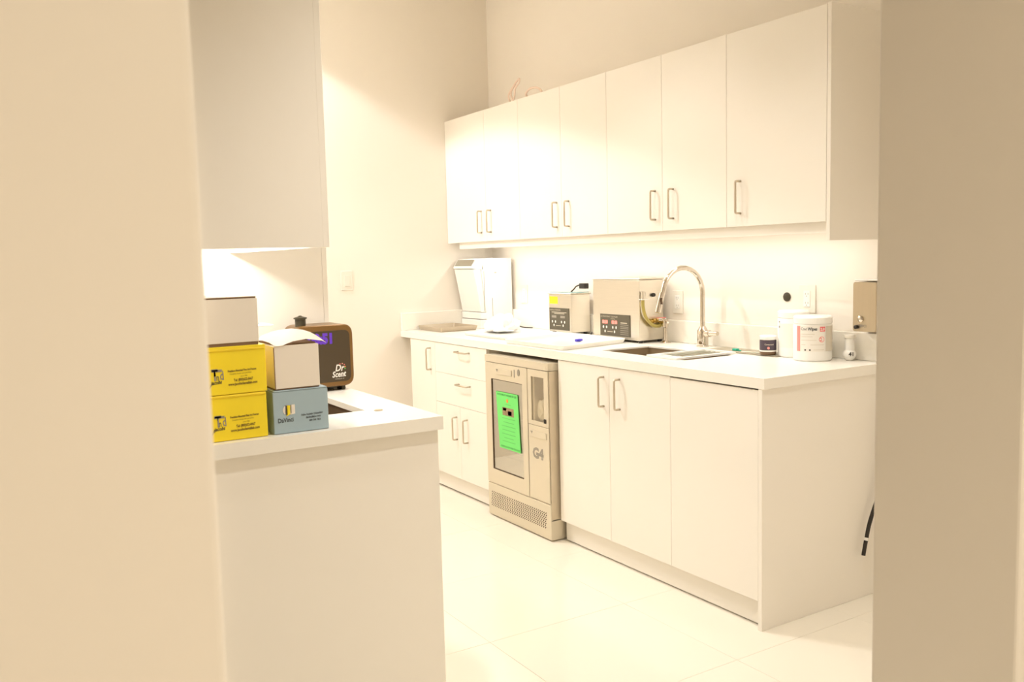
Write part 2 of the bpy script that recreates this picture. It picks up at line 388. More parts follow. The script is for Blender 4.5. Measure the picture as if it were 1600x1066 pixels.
# ---------------------------------------------------------------- right run: wall cabinets
UY, UZ0, UZ1, UBP = -0.337, 1.451, 2.222, 1.383
def wall_unit(x0, x1, label, doors):
    t = thing('wall_cabinet', label, 'cabinet', ((x0 + x1) / 2, -0.16, UZ0))
    bm = carcass(x0, x1, UY + 0.019, -0.002, UZ0 + 0.002, UZ1)
    bx(bm, x0 + 0.016, x1 - 0.016, UY + 0.019, -0.002, UZ1 - 0.016, UZ1)
    obj('body', bm, 'cab', t)
    obj('light_rail', box(x0, x1, UY + 0.020, UY + 0.036, 1.412, UZ0 + 0.002), 'cab', t)
    for a, b, hx in doors:
        d = front(t, 'door', a, b, UY, UZ0, UZ1)
        handle(d, hx, UY, 1.568)
    return t
w1 = wall_unit(-2.845, -2.092, 'white two door wall cabinet at the far left end of the row', [(-2.845, -2.467, -2.522), (-2.467, -2.092, -2.411)])
obj('filler', box(-2.968, -2.846, UY + 0.004, UY + 0.02, UZ0, UZ1), 'cab', w1)
wall_unit(-2.092, -1.298, 'white two door wall cabinet above the two steel ultrasonic baths, second from the far end', [(-2.092, -1.684, -1.729), (-1.684, -1.298, -1.62)])
wall_unit(-1.298, -0.512, 'white two door wall cabinet above the faucet', [(-1.298, -0.903, -0.951), (-0.903, -0.512, -0.832)])
wall_unit(-0.512, -0.0175, 'wide white single door wall cabinet at the near end of the row', [(-0.512, -0.020, -0.436)])
tag(obj('side_panel', bbox(-0.0165, 0.0, UY - 0.003, -0.002, UBP, UZ1 + 0.002, w=0.001), 'cab', loc=(-0.01, -0.17, UBP)),
    'white side panel closing the near end of the wall cabinets', 'panel')
t = thing('under_cabinet_light', 'slim light strip fixed under the long row of wall cabinets', 'light', (-1.45, -0.20, 1.436))
obj('housing', box(-2.82, -0.06, -0.215, -0.185, 1.438, 1.4525), 'white_plastic', t)
obj('diffuser', box(-2.81, -0.07, -0.21, -0.19, 1.435, 1.438), 'lamp_face', t)

# ---------------------------------------------------------------- left run
LY, LW, LX = -1.905, -2.534, -0.085
t = thing('base_cabinet', 'white base cabinet under the left counter, plain end facing the doorway', 'cabinet', (-0.5, -2.2, 0.0))
obj('body', carcass(-0.918, LX - 0.019, LW + 0.002, LY - 0.02, BK, BT), 'carcass', t)
obj('plinth', box(-0.918, LX - 0.019, LW + 0.002, LY - 0.05, 0.0, BK), 'cab', t)
for a, b, hx in ((-0.918, -0.512, -0.56), (-0.512, LX - 0.019, -0.464)):
    d = obj('door', bbox(a + 0.0015, b - 0.0015, LY - 0.018, LY - 0.001, BK, BT - 0.002, w=0.001), 'cab', t)
    handle(d, hx, LY, 0.76, rotz=PI)
obj('side_panel', bbox(LX - 0.018, LX, LW + 0.001, LY - 0.001, 0.0, 0.8715, w=0.001), 'cab', t)
lc = thing('countertop', 'short white quartz countertop at left carrying the boxes', 'countertop', (-0.5, -2.2, 0.872))
obj('slab', slab(-0.918, -0.066, LW + 0.001, -1.898, -0.66, -0.298, -2.42, -2.036, 0.892, 0.910), 'counter', lc)
bm = BM(); bx(bm, -0.096, -0.066, LW + 0.001, -1.898, 0.872, 0.8921); bx(bm, -0.918, -0.096, -1.928, -1.898, 0.872, 0.8921)
obj('built_up_edge', bm, 'counter', lc)
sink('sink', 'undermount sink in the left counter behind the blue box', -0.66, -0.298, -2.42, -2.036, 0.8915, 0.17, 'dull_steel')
tag(obj('hole_cap', lathe(BM(), [(0.013, 0), (0.013, 0.002), (0.009, 0.003)], -0.27, -2.006, 0.9103), 'nickel', loc=(-0.27, -2.006, 0.91), smooth=True),
    'small flat metal cap set in the left countertop near its sink', 'cap')
t = thing('tall_cabinet', 'full height white cabinet behind the brown diffuser, side facing the doorway', 'cabinet', (-1.25, -2.2, 0.0))
obj('body', bevel(box(-1.60, -0.920, LW + 0.001, LY - 0.02, 0.0, 2.56), 0.001, 1), 'cab', t)
for a, b in ((-1.60, -1.262), (-1.262, -0.92)):
    d = obj('door', bbox(a + 0.0015, b - 0.0015, LY - 0.019, LY - 0.001, 0.1, 2.56, w=0.001), 'cab', t)
    handle(d, -1.30 if a < -1.5 else -1.22, LY, 1.1, rotz=PI)
t = thing('wall_cabinet', 'tall white wall cabinet above the left counter, end facing the doorway', 'cabinet', (-0.5, -2.37, 1.387))
bm = carcass(-0.918, -0.086, LW + 0.001, -2.228, 1.425, 2.5); obj('body', bm, 'cab', t)
obj('end_side', bbox(-0.085, -0.067, LW + 0.001, -2.2262, 1.387, 2.5, w=0.0005), 'cab', t)
obj('light_rail', box(-0.918, -0.086, -2.246, -2.230, 1.387, 1.427), 'cab', t)
for a, b in ((-0.918, -0.49), (-0.49, -0.067)):
    d = obj('door', bbox(a + 0.0015, b - 0.001, -2.226, -2.208, 1.387, 2.5, w=0.001), 'cab', t)
    handle(d, -0.53 if a < -0.6 else -0.45, -2.208, 1.5, rotz=PI)
t = thing('under_cabinet_light', 'bright light strip under the left wall cabinet', 'light', (-0.5, -2.30, 1.42))
obj('housing', box(-0.86, -0.14, -2.315, -2.285, 1.4215, 1.4245), 'white_plastic', t)
obj('diffuser', box(-0.85, -0.15, -2.312, -2.288, 1.4195, 1.4215), 'lamp_face', t)

# ---------------------------------------------------------------- washer disinfector
WY = -0.728
wx0, wx1 = -1.845, -1.262
t = thing('washer_disinfector', 'stainless glass-door washer disinfector built in under the right countertop', 'washer', ((wx0 + wx1) / 2, -0.4, 0.0))
def yp(x0, x1, z0, z1, d, m, name, parent=t, w=0.0015, y=WY):
    return obj(name, bbox(x0, x1, y - d, y + 0.004, z0, z1, w=w), m, parent)
# body built as open shell round the chamber
bm = BM()
bx(bm, wx0, wx0 + 0.06, WY + 0.004, -0.08, 0.10, 0.815); bx(bm, wx1 - 0.155, wx1 - 0.13, WY + 0.004, -0.30, 0.10, 0.815)
bx(bm, wx1 - 0.02, wx1, WY + 0.004, -0.08, 0.10, 0.815)
bx(bm, wx0 + 0.06, wx1 - 0.02, -0.30, -0.08, 0.10, 0.815); bx(bm, wx0 + 0.06, wx1 - 0.02, WY + 0.004, -0.30, 0.10, 0.255)
bx(bm, wx0 + 0.06, wx1 - 0.155, WY + 0.004, -0.30, 0.735, 0.815); bx(bm, wx1 - 0.13, wx1 - 0.02, WY + 0.004, -0.30, 0.800, 0.815)
bx(bm, wx1 - 0.13, wx1 - 0.02, WY + 0.004, -0.30, 0.255, 0.556)
obj('body', bm, 'machine', t)
obj('side_cladding', box(wx1, wx1 + 0.002, WY + 0.002, -0.08, 0.108, 0.816), 'machine_side', t)
bm = prism(BM(), [(wx0, WY - 0.004), (wx1 - 0.022, WY - 0.004), (wx1 - 0.008, WY + 0.002), (wx1 + 0.002, WY + 0.018), (wx1 + 0.002, -0.08), (wx0, -0.08)], 0.818, 0.853)
obj('top_fascia', bm, 'machine', t)
# plinth with a slanted grid of holes
obj('plinth', bevel(box(wx0, wx1, WY, -0.625, 0.006, 0.106), 0.002, 2), 'machine', t)
obj('lower_panel', bbox(wx0, wx1, WY - 0.002, WY + 0.004, 0.012, 0.177, w=0.002), 'machine', t)
bm = BM()
for j in range(8):
    for i in range(31):
        x = -1.806 + i * 0.0167 + (j % 2) * 0.0035 - j * 0.0012; z = 0.131 - j * 0.0102
        w_, s_ = 0.0032, 0.0036
        v = [bm.verts.new(p) for p in ((x - w_ - s_ * 0.8, WY - 0.0024, z - 0.0038), (x + w_ - s_ * 0.8, WY - 0.0024, z - 0.0038), (x + w_ + s_ * 0.8, WY - 0.0024, z + 0.0038), (x - w_ + s_ * 0.8, WY - 0.0024, z + 0.0038))]
        v2 = [bm.verts.new(p.co + Vector((0, 0.0009, 0))) for p in v]
        bm.faces.new(v)
        for k in range(4): bm.faces.new((v[k], v2[k], v2[(k + 1) % 4], v[(k + 1) % 4]))
tag(obj('vent_holes', bm, 'wood_dark', t), kind='stuff')
# main door: frame of four bars with glass
dx0, dx1, dz0, dz1 = wx0 + 0.002, -1.446, 0.182, 0.815
gx0, gx1, gz0, gz1 = -1.783, -1.491, 0.260, 0.731
bm = BM(); D0, D1 = WY - 0.003, WY + 0.003
bx(bm, dx0, gx0, D0, D1, dz0, dz1); bx(bm, gx1, dx1, D0, D1, dz0, dz1); bx(bm, gx0, gx1, D0, D1, dz0, gz0); bx(bm, gx0, gx1, D0, D1, gz1, dz1)
dr = obj('glass_door', bm, 'machine', t)
obj('pane', box(gx0, gx1, WY - 0.0005, WY + 0.002, gz0, gz1), 'glass', dr)
bm = BM(); bx(bm, gx0 - 0.002, gx0 + 0.003, D0 - 0.001, D1, gz0, gz1); bx(bm, gx0, gx1, D0 - 0.001, D1, gz0 - 0.001, gz0 + 0.003); bx(bm, gx0, gx1, D0 - 0.0006, D1, gz1 - 0.001, gz1 + 0.002)
obj('seal', bm, 'wood_dark', dr)
obj('recessed_handle', bevel(box(-1.733, -1.582, WY - 0.008, WY - 0.003, 0.760, 0.792), 0.004, 2), 'machine', dr)
bm = BM(); v = [bm.verts.new(p) for p in ((-1.728, WY - 0.0085, 0.787), (-1.706, WY - 0.0085, 0.787), (-1.717, WY - 0.0085, 0.772))]; bm.faces.new(v[::-1])
obj('arrow_mark', bm, 'print_grey', dr)
obj('divider_bar', box(-1.563, -1.556, WY - 0.004, WY - 0.003, 0.758, 0.797), 'print_grey', dr)
bm = BM(); lathe(bm, [(0.012, 0), (0.012, 0.003), (0.006, 0.004)], 0, 0, 0); xform(bm, FY(-1.519, WY - 0.003, 0.786) @ Matrix.Diagonal((0.8, 1.4, 1, 1)))
obj('power_button', bm, 'print_grey', dr, True)
obj('chamber', bx(BM(), gx0 + 0.002, gx1, -0.34, -0.31, gz0, gz1), 'cavity', t)
bm = BM()
for zz in (0.33, 0.50):
    for k in range(12): tube(bm, [(-1.77, -0.70 + k * 0.03, zz), (-1.50, -0.70 + k * 0.03, zz)], 0.002, 5)
    for xx in (-1.77, -1.50): tube(bm, [(xx, -0.705, zz), (xx, -0.36, zz)], 0.003, 5)
    tube(bm, [(-1.77, -0.705, zz + 0.05), (-1.50, -0.705, zz + 0.05)], 0.003, 5)
obj('basket_rack', bm, 'steel', t)
# upper right small door
qx0, qx1, qz0, qz1 = -1.440, -1.266, 0.548, 0.815
hx0, hx1, hz0, hz1 = -1.409, -1.301, 0.568, 0.781
bm = BM(); bx(bm, qx0, hx0, D0, D1, qz0, qz1); bx(bm, hx1, qx1, D0, D1, qz0, qz1); bx(bm, hx0, hx1, D0, D1, qz0, hz0); bx(bm, hx0, hx1, D0, D1, hz1, qz1)
d2 = obj('small_door', bm, 'machine', t)
obj('pane', box(hx0, hx1, WY - 0.0005, WY + 0.002, hz0, hz1), 'glass_small', d2)
obj('latch', bbox(-1.302, -1.283, WY - 0.007, WY - 0.003, 0.566, 0.587, w=0.002), 'black', d2)
obj('compartment', bx(BM(), hx0, hx1 + 0.02, -0.66, -0.65, hz0 - 0.01, hz1 + 0.02), 'cavity_dark', t)
bm = BM(); bmesh.ops.create_icosphere(bm, subdivisions=3, radius=1.0)
for vv in bm.verts: vv.co = Vector((vv.co.x * 0.046, vv.co.y * 0.017, vv.co.z * (0.062 if vv.co.z > 0 else 0.040))) * (1 + random.uniform(-0.16, 0.16)) + Vector((-1.352, -0.700, 0.608))
obj('film_bundle', bm, 'foil', t)
obj('suction_pipe', tube(BM(), smooth_path([(-1.345, -0.70, 0.62), (-1.325, -0.70, 0.68), (-1.305, -0.695, 0.74), (-1.298, -0.69, 0.795)]), 0.010, 10), 'foil', t, True)
# lower right flap with lettering
ff = obj('lower_flap', bbox(-1.440, qx1, D0, D1, 0.183, 0.545, w=0.001), 'machine', t)
obj('recessed_handle', bevel(box(-1.421, -1.284, WY - 0.008, WY - 0.003, 0.488, 0.520), 0.004, 2), 'machine', ff)
bm = BM(); v = [bm.verts.new(p) for p in ((-1.415, WY - 0.0085, 0.517), (-1.393, WY - 0.0085, 0.517), (-1.404, WY - 0.0085, 0.502))]; bm.faces.new(v[::-1])
obj('arrow_mark', bm, 'print_grey', ff)
text('G4', 0.070, 'print_grey', ff, 'lettering', 'Y', (-1.406, WY - 0.0036, 0.388), bold=0.0034, sx=1.06)
# notice on the glass
nt_ = thing('paper_notice', 'bright green paper notice taped to the washer glass', 'notice', (-1.62, WY - 0.003, 0.384))
bm = BM(); q = [(-1.739, 0.672), (-1.713, 0.384), (-1.513, 0.384), (-1.532, 0.673)]
a = [bm.verts.new((x, WY - 0.0045, z)) for x, z in q]; b = [bm.verts.new((x, WY - 0.0037, z)) for x, z in q]
bm.faces.new(a); bm.faces.new(b[::-1])
for k in range(4): bm.faces.new((a[k], b[k], b[(k + 1) % 4], a[(k + 1) % 4]))
obj('sheet', bm, 'green', nt_)
def ink(x0, x1, z0, z1, m, name='print_mark', par=nt_, y=WY - 0.0049): return obj(name, box(x0, x1, y, y + 0.0003, z0, z1), m, par)
text('INSTRUMENT WASHER IN USE', 0.0135, 'green_ink', nt_, 'printed_text', 'Y', (-1.727, WY - 0.0049, 0.655), bold=0.0002)
text('PLEASE DO NOT OPEN THE DOOR', 0.0115, 'green_ink', nt_, 'printed_text', 'Y', (-1.700, WY - 0.0049, 0.391), bold=0.0002)
bm = lathe(BM(), [(0.010, 0), (0.010, 0.0004)], 0, 0, 0, 18); obj('orange_emblem', xform(bm, FY(-1.630, WY - 0.0047, 0.632)), 'orange', nt_)
ink(-1.678, -1.570, 0.556, 0.597, 'photo_print', 'printed_picture')
ink(-1.672, -1.640, 0.580, 0.594, 'print_light'); ink(-1.625, -1.590, 0.560, 0.582, 'print_light')
for k, (z, w_) in enumerate(((0.612, 0.05), (0.540, 0.12), (0.520, 0.10), (0.500, 0.13), (0.480, 0.12), (0.460, 0.13), (0.440, 0.09), (0.422, 0.12))):
    ink(-1.622 - w_ / 2, -1.622 + w_ / 2, z, z + 0.003, 'green_faint', 'text_line')

# ---------------------------------------------------------------- steel instrument tray at the far end
def tray(name, label, cat, outline, z, h, th, m, rad=0.03, inner=None, mi=None):
    cx = sum(p[0] for p in outline) / len(outline); cy = sum(p[1] for p in outline) / len(outline)
    t = thing(name, label, cat, (cx, cy, z))
    c = Vector((cx, cy))
    def sh(d, dr=0.0):
        o = []
        n = len(outline)
        for i in range(n):
            p = Vector(outline[i]); a = (Vector(outline[i - 1]) - p).normalized(); b = (Vector(outline[(i + 1) % n]) - p).normalized()
            o.append(tuple(p + (a + b) * d))
        return rounded(o, max(rad - d, 0.004), 5)
    bm = BM()
    rings = [[bm.verts.new((p[0], p[1], zz)) for p in sh(d)] for d, zz in ((0.012, z), (0.0, z + h), (0.005 + th * 0, z + h + 0.001), (th, z + h - 0.001), (th + 0.008, z + 0.003))]
    for a, b in zip(rings, rings[1:]):
        n = len(a)
        for k in range(n): bm.faces.new((a[k], a[(k + 1) % n], b[(k + 1) % n], b[k]))
    bm.faces.new(rings[0][::-1]); bm.faces.new(rings[-1])
    obj('tray_body', bm, m, t)
    return t
tray('steel_tray', 'shallow stainless steel tray on the counter at the far wall', 'tray', [(-2.94, -0.585), (-2.625, -0.585), (-2.625, -0.32), (-2.94, -0.32)], 0.9105, 0.028, 0.006, 'tray_steel', 0.015)
tray('white_tray', 'shallow white tray in front of the white autoclave', 'tray', [(-2.37, -0.575), (-1.865, -0.575), (-1.865, -0.18), (-2.37, -0.18)], 0.9105, 0.014, 0.012, 'white_gloss', 0.03)
tray('white_tray', 'large white tray holding a violet cap, above the washer', 'tray', [(-1.775, -0.665), (-1.235, -0.665), (-1.320, -0.203), (-1.84, -0.203)], 0.9105, 0.022, 0.014, 'white_gloss', 0.04)
# violet cap
t = thing('violet_cap', 'small violet blue plastic cap lying on the large white tray', 'cap', (-1.53, -0.36, 0.9145))
bm = lathe(BM(), [(0.016, 0), (0.016, 0.010), (0.011, 0.013)], -1.53, -0.36, 0.9145, 20); obj('cap_body', bm, 'purple', t, True)
obj('tab', bbox(-1.522, -1.500, -0.366, -0.350, 0.918, 0.929, w=0.002), 'purple', t)
# white cloth heap
bm = BM(); bmesh.ops.create_icosphere(bm, subdivisions=4, radius=1.0)
from mathutils import noise as mn
for vv in bm.verts:
    d = 1 + 0.42 * mn.noise(vv.co * 1.7) + 0.16 * mn.noise(vv.co * 4.5)
    z = max(vv.co.z, -0.15)
    vv.co = Vector((vv.co.x * 0.115 * d, vv.co.y * 0.085 * d, (z + 0.15) * 0.080 * d))
    vv.co += Vector((-2.31, -0.33, 0.9257))
tag(obj('white_cloth', bm, 'cloth', smooth=True, loc=(-2.31, -0.33, 0.9257)), 'crumpled white cloth heaped on the white tray before the autoclave', 'cloth')

# ---------------------------------------------------------------- autoclave
ax0, ax1, ay = -2.945, -2.695, -0.255
t = thing('autoclave', 'white upright autoclave with sloped grey display in the far counter corner', 'autoclave', ((ax0 + ax1) / 2, -0.15, 0.9105))
def side_prism(pts, x0, x1):      # pts in (y,z)
    bm = BM(); a = [bm.verts.new((x0, p[0], p[1])) for p in pts]; b = [bm.verts.new((x1, p[0], p[1])) for p in pts]
    bm.faces.new(a); bm.faces.new(b[::-1]); n = len(pts)
    for k in range(n): bm.faces.new((a[k], b[k], b[(k + 1) % n], a[(k + 1) % n]))
    return bm
obj('body', bevel(side_prism([(ay + 0.035, 0.9105), (-0.025, 0.9105), (-0.025, 1.350), (ay + 0.02, 1.350), (ay + 0.005, 1.275), (ay + 0.035, 0.99)], ax0, ax1), 0.004, 2), 'white_gloss', t)
obj('base', bevel(box(ax0, ax1, ay - 0.008, ay + 0.036, 0.9105, 0.965), 0.004, 2), 'white_plastic', t)
obj('base_step', bevel(box(ax0, ax1, ay - 0.004, ay + 0.036, 0.969, 1.010), 0.003, 2), 'white_plastic', t)
obj('door', bevel(side_prism([(ay, 1.013), (ay + 0.032, 1.013), (ay + 0.002, 1.284), (ay - 0.052, 1.284)], ax0 + 0.001, ax1 - 0.002), 0.003, 2), 'white_plastic', t)
hd = obj('head', bevel(side_prism([(ay - 0.058, 1.288), (ay + 0.018, 1.278), (ay + 0.022, 1.350), (ay - 0.025, 1.345), (ay - 0.058, 1.300)], ax0, ax1), 0.002, 1), 'white_gloss', t)
n_ = Vector((0, -0.045, 0.033)).normalized()
bm = BM()
for (xx, k) in ((ax0 + 0.015, 0.1), (ax1 - 0.02, 0.1), (ax1 - 0.02, 0.92), (ax0 + 0.015, 0.92)):
    p = Vector((xx, ay - 0.058 + 0.033 * k, 1.300 + 0.045 * k)) + Vector((0, -0.0025, 0.002)); bm.verts.new(p)
bm.verts.ensure_lookup_table(); bm.faces.new(bm.verts[:])
obj('display', bm, 'screen_grey', hd)
obj('side_seam', box(ax1, ax1 + 0.0012, ay + 0.022, ay + 0.025, 1.02, 1.27), 'print_grey', t)
obj('side_seam', box(ax1, ax1 + 0.0012, ay + 0.080, ay + 0.083, 0.985, 1.10), 'print_grey', t)
obj('side_badge', box(ax1, ax1 + 0.001, ay + 0.10, ay + 0.115, 1.257, 1.262), 'print_grey', t)
obj('door_label', box(ax1 - 0.055, ax1 - 0.025, ay - 0.002, ay, 1.03, 1.05), 'label_grey', t)
t = thing('power_cable', 'black power lead behind the white autoclave', 'cable', (-2.64, -0.07, 0.9105))
obj('plug', bevel(side_prism([(-0.120, 0.945), (-0.095, 0.915), (-0.065, 0.93), (-0.090, 0.965)], -2.650, -2.625), 0.003, 2), 'black', t)
obj('lead', tube(BM(), smooth_path([(-2.64, -0.08, 0.93), (-2.60, -0.04, 0.918), (-2.52, -0.05, 0.915), (-2.45, -0.035, 0.915)]), 0.0035, 8), 'black', t, True)

# ---------------------------------------------------------------- small ultrasonic bath
ux0, ux1, uy0, uy1, uz0, uz1 = -2.078, -1.860, -0.163, -0.032, 0.925, 1.138
t = thing('ultrasonic_bath', 'small steel ultrasonic bath with yellow sticker and dark control panel', 'ultrasonic bath', ((ux0 + ux1) / 2, -0.1, 0.9105))
obj('housing', bevel(box(ux0, ux1, uy0, uy1, uz0, uz1), 0.003, 2), 'steel', t)
for x in (ux0 + 0.025, ux1 - 0.02):
    for y in (uy0 + 0.02, uy1 - 0.02): obj('foot', lathe(BM(), [(0.010, 0), (0.012, 0.015)], x, y, 0.9105, 12), 'black', t)
ld = obj('lid', bevel(box(ux0 - 0.006, ux1 + 0.006, uy0 - 0.006, uy1 + 0.006, uz1 + 0.0005, uz1 + 0.007), 0.002, 1), 'steel_h', t)
obj('lid_film', box(ux0 + 0.012, ux1 - 0.004, uy0 + 0.002, uy1 - 0.002, uz1 + 0.007, uz1 + 0.012), 'teal_lid', ld)
obj('sticker', box(ux0 + 0.010, -1.988, uy0 - 0.001, uy0, 1.083, 1.124), 'yellow', t)
cp = obj('control_panel', box(ux0 + 0.008, ux1 - 0.018, uy0 - 0.003, uy0, 0.936, 1.060), 'panel_grey', t)
py = uy0 - 0.0036
def deco(par, y, x0, x1, z0, z1, m, name='print_mark'): return obj(name, box(x0, x1, y, y + 0.0004, z0, z1), m, par)
text('DIGITAL ULTRASONIC', 0.012, 'print_light', cp, 'printed_text', 'Y', (ux0 + 0.013, py, 1.045), sx=0.9)
deco(cp, py, -2.045, -1.90, 1.034, 1.037, 'print_light'); deco(cp, py, -2.02, -1.92, 1.027, 1.030, 'print_light')
deco(cp, py, -2.045, -2.00, 1.004, 1.017, 'print_grey', 'readout'); deco(cp, py, -1.96, -1.915, 1.004, 1.017, 'print_grey', 'readout')
for x in (-2.038, -2.008, -1.948, -1.918): obj('button', lathe(BM(), [(0.006, 0), (0.006, 0.002)], 0, 0, 0, 12), 'label_white', cp) if False else None
def buttons(par, y, pts, rad=0.0065):
    for x, z in pts:
        bm = lathe(BM(), [(rad, 0), (rad, 0.0015), (rad * 0.6, 0.002)], 0, 0, 0, 14); obj('button', xform(bm, FY(x, y, z) @ Matrix.Diagonal((0.8, 1.15, 1, 1))), 'label_white', par)
buttons(cp, py, [(-2.038, 0.982), (-2.008, 0.982), (-1.948, 0.982), (-1.918, 0.982), (-2.023, 0.962), (-1.933, 0.962)], 0.0062)
deco(cp, py, -2.005, -1.955, 0.959, 0.962, 'print_light')
# its cord, looped over the lid
t = thing('power_cable', 'black power cord end lying over the small ultrasonic bath', 'cable', (-1.95, -0.09, 1.149))
obj('cord', tube(BM(), smooth_path([(-1.945, -0.10, 1.150), (-1.93, -0.09, 1.165), (-1.915, -0.085, 1.180), (-1.885, -0.08, 1.188), (-1.86, -0.075, 1.187)]), 0.004, 8), 'wood_dark', t, True)
obj('connector', bevel(side_prism([(-0.092, 1.168), (-0.060, 1.168), (-0.060, 1.198), (-0.092, 1.198)], -1.880, -1.830), 0.003, 2), 'black', t)
t = thing('power_cable', 'thin dark power lead with a plug on the counter between the two ultrasonic baths', 'cable', (-1.76, -0.11, 0.9105))
obj('lead', tube(BM(), smooth_path([(-1.855, -0.14, 0.92), (-1.82, -0.15, 0.916), (-1.78, -0.15, 0.915), (-1.73, -0.15, 0.915), (-1.69, -0.16, 0.917)]), 0.003, 8), 'wood_dark', t, True)
obj('plug', bevel(box(-1.70, -1.665, -0.205, -0.185, 0.911, 0.921), 0.003, 2), 'black', t)
obj('plug_loop', tube(BM(), smooth_path([(-1.69, -0.165, 0.918), (-1.665, -0.17, 0.940), (-1.655, -0.18, 0.932), (-1.67, -0.195, 0.920)]), 0.0035, 8), 'black', t, True)

# ---------------------------------------------------------------- large ultrasonic bath
vx0, vx1, vy0, vy1, vz0, vz1 = -1.622, -1.245, -0.190, -0.034, 0.922, 1.228
t = thing('ultrasonic_bath', 'large steel ultrasonic bath with lit red readouts and a drain hose', 'ultrasonic bath', ((vx0 + vx1) / 2, -0.1, 0.9105))
obj('housing', bevel(box(vx0, vx1, vy0, vy1, vz0, vz1 - 0.004), 0.003, 2), 'steel', t)
for x in (vx0 + 0.03, vx1 - 0.012):
    for y in (vy0 + 0.015, vy1 - 0.015): obj('foot', lathe(BM(), [(0.011, 0), (0.013, 0.012)], x, y, 0.9105, 12), 'black', t)
ld = obj('lid', bevel(box(vx0 - 0.004, vx1 + 0.004, vy0 - 0.004, vy1 + 0.004, vz1 - 0.003, vz1 + 0.004), 0.002, 1), 'steel_h', t)
cp = obj('control_panel', box(-1.558, -1.316, vy0 - 0.003, vy0, 0.936, 1.047), 'panel_grey', t)
py = vy0 - 0.0036
text('ULTRASONIC CLEANER', 0.011, 'print_light', cp, 'printed_text', 'Y', (-1.553, py, 1.031), sx=1.2)
text('DIGITAL', 0.008, 'print_light', cp, 'printed_text', 'Y', (-1.47, py, 1.021), sx=1.2)
text('88:88', 0.026, 'led', cp, 'readout', 'Y', (-1.540, py, 0.998), bold=0.0006, sx=0.78)
text('88:88', 0.026, 'led', cp, 'readout', 'Y', (-1.462, py, 0.998), bold=0.0006, sx=0.78)
buttons(cp, py, [(-1.53, 0.980), (-1.503, 0.980), (-1.452, 0.980), (-1.425, 0.980), (-1.516, 0.958), (-1.438, 0.958)], 0.0062)
deco(cp, py, -1.498, -1.455, 0.955, 0.959, 'print_light')
deco(cp, py, -1.390, -1.338, 1.004, 1.008, 'print_light')
for z in (0.995, 0.985, 0.977, 0.966, 0.956, 0.946): deco(cp, py, -1.392, -1.328, z, z + 0.003, 'print_grey', 'text_line')
hs = obj('drain_hose', tube(BM(), smooth_path([(vx1 + 0.014, -0.178, 1.150), (vx1 + 0.016, -0.180, 1.095), (vx1 + 0.018, -0.165, 1.040), (vx1 + 0.02, -0.125, 1.000), (vx1 + 0.02, -0.085, 0.992), (vx1 + 0.012, -0.058, 0.998), (vx1 + 0.0, -0.050, 1.005)]), 0.0085, 12), 'tubing', t, True)
obj('hose_clip', tube(BM(), [(vx1 + 0.014, -0.178, 1.130), (vx1 + 0.014, -0.178, 1.168)], 0.0125, 14), 'steel', t, True)
obj('clip_band', box(vx1, vx1 + 0.03, -0.195, -0.150, 1.126, 1.130), 'label_white', t)
kn = cyl(BM(), (vx1 + 0.001, -0.105, 1.148), (vx1 + 0.014, -0.105, 1.148), 0.010, 0.009); obj('side_knob', kn, 'black', t, True)
vb = BM()
cyl(vb, (vx1, -0.105, 1.018), (vx1 + 0.028, -0.105, 1.018), 0.009); cyl(vb, (vx1, -0.06, 1.016), (vx1 + 0.034, -0.06, 1.016), 0.013)
for k in range(3): cyl(vb, (vx1 + 0.01, -0.135 + k * 0.02, 1.018), (vx1 + 0.01, -0.131 + k * 0.02, 1.018), 0.012)
cyl(vb, (vx1 + 0.012, -0.14, 1.018), (vx1 + 0.012, -0.05, 1.018), 0.007)
obj('drain_valve', vb, 'brass', t, True)
obj('valve_lever', bevel(box(vx1 + 0.016, vx1 + 0.026, -0.095, -0.04, 1.030, 1.034), 0.001, 1), 'pink_pale', t)

# ---------------------------------------------------------------- faucet and soap pump
fx, fy = -0.925, -0.075
t = thing('faucet', 'chrome gooseneck pull-down faucet behind the sink', 'faucet', (fx, fy, 0.9105))
obj('base', lathe(BM(), [(0.030, 0), (0.030, 0.004), (0.026, 0.006), (0.026, 0.060), (0.025, 0.075), (0.018, 0.088), (0.0135, 0.096)], fx, fy, 0.9105, 28), 'chrome', t, True)
ex, ey = -0.94, -0.305
hx, hy = (ex - fx) / 2, (ey - fy) / 2
R = math.hypot(hx, hy); zc = 1.165
pts = [(fx, fy, 0.995), (fx, fy, 1.05), (fx, fy, 1.10), (fx, fy, zc)]
for k in range(1, 13):
    a = PI * k / 13; pts.append((fx + hx * (1 - math.cos(a)), fy + hy * (1 - math.cos(a)), zc + 0.118 * math.sin(a)))
pts.append((ex - 0.001, ey - 0.004, zc - 0.004))
obj('spout', tube(BM(), pts, 0.0115, 18), 'chrome', t, True)
sh_ = obj('spray_head', cyl(BM(), (ex - 0.001, ey - 0.005, zc + 0.008), (ex - 0.004, ey - 0.030, zc - 0.082), 0.0135, 0.0155, 20), 'chrome', t, True)
obj('spray_button', bevel(box(ex + 0.006, ex + 0.012, ey - 0.026, ey - 0.012, zc - 0.045, zc - 0.015), 0.002, 2), 'wood_dark', sh_)
lv = BM(); cyl(lv, (fx + 0.020, fy, 0.972), (fx + 0.052, fy - 0.004, 0.974), 0.017, 0.016, 20); cyl(lv, (fx + 0.05, fy - 0.004, 0.974), (fx + 0.105, fy - 0.010, 0.978), 0.0135, 0.010, 16)
obj('lever', lv, 'chrome', t, True)
t = thing('soap_pump', 'chrome countertop soap pump left of the faucet', 'soap pump', (-1.185, -0.075, 0.9105))
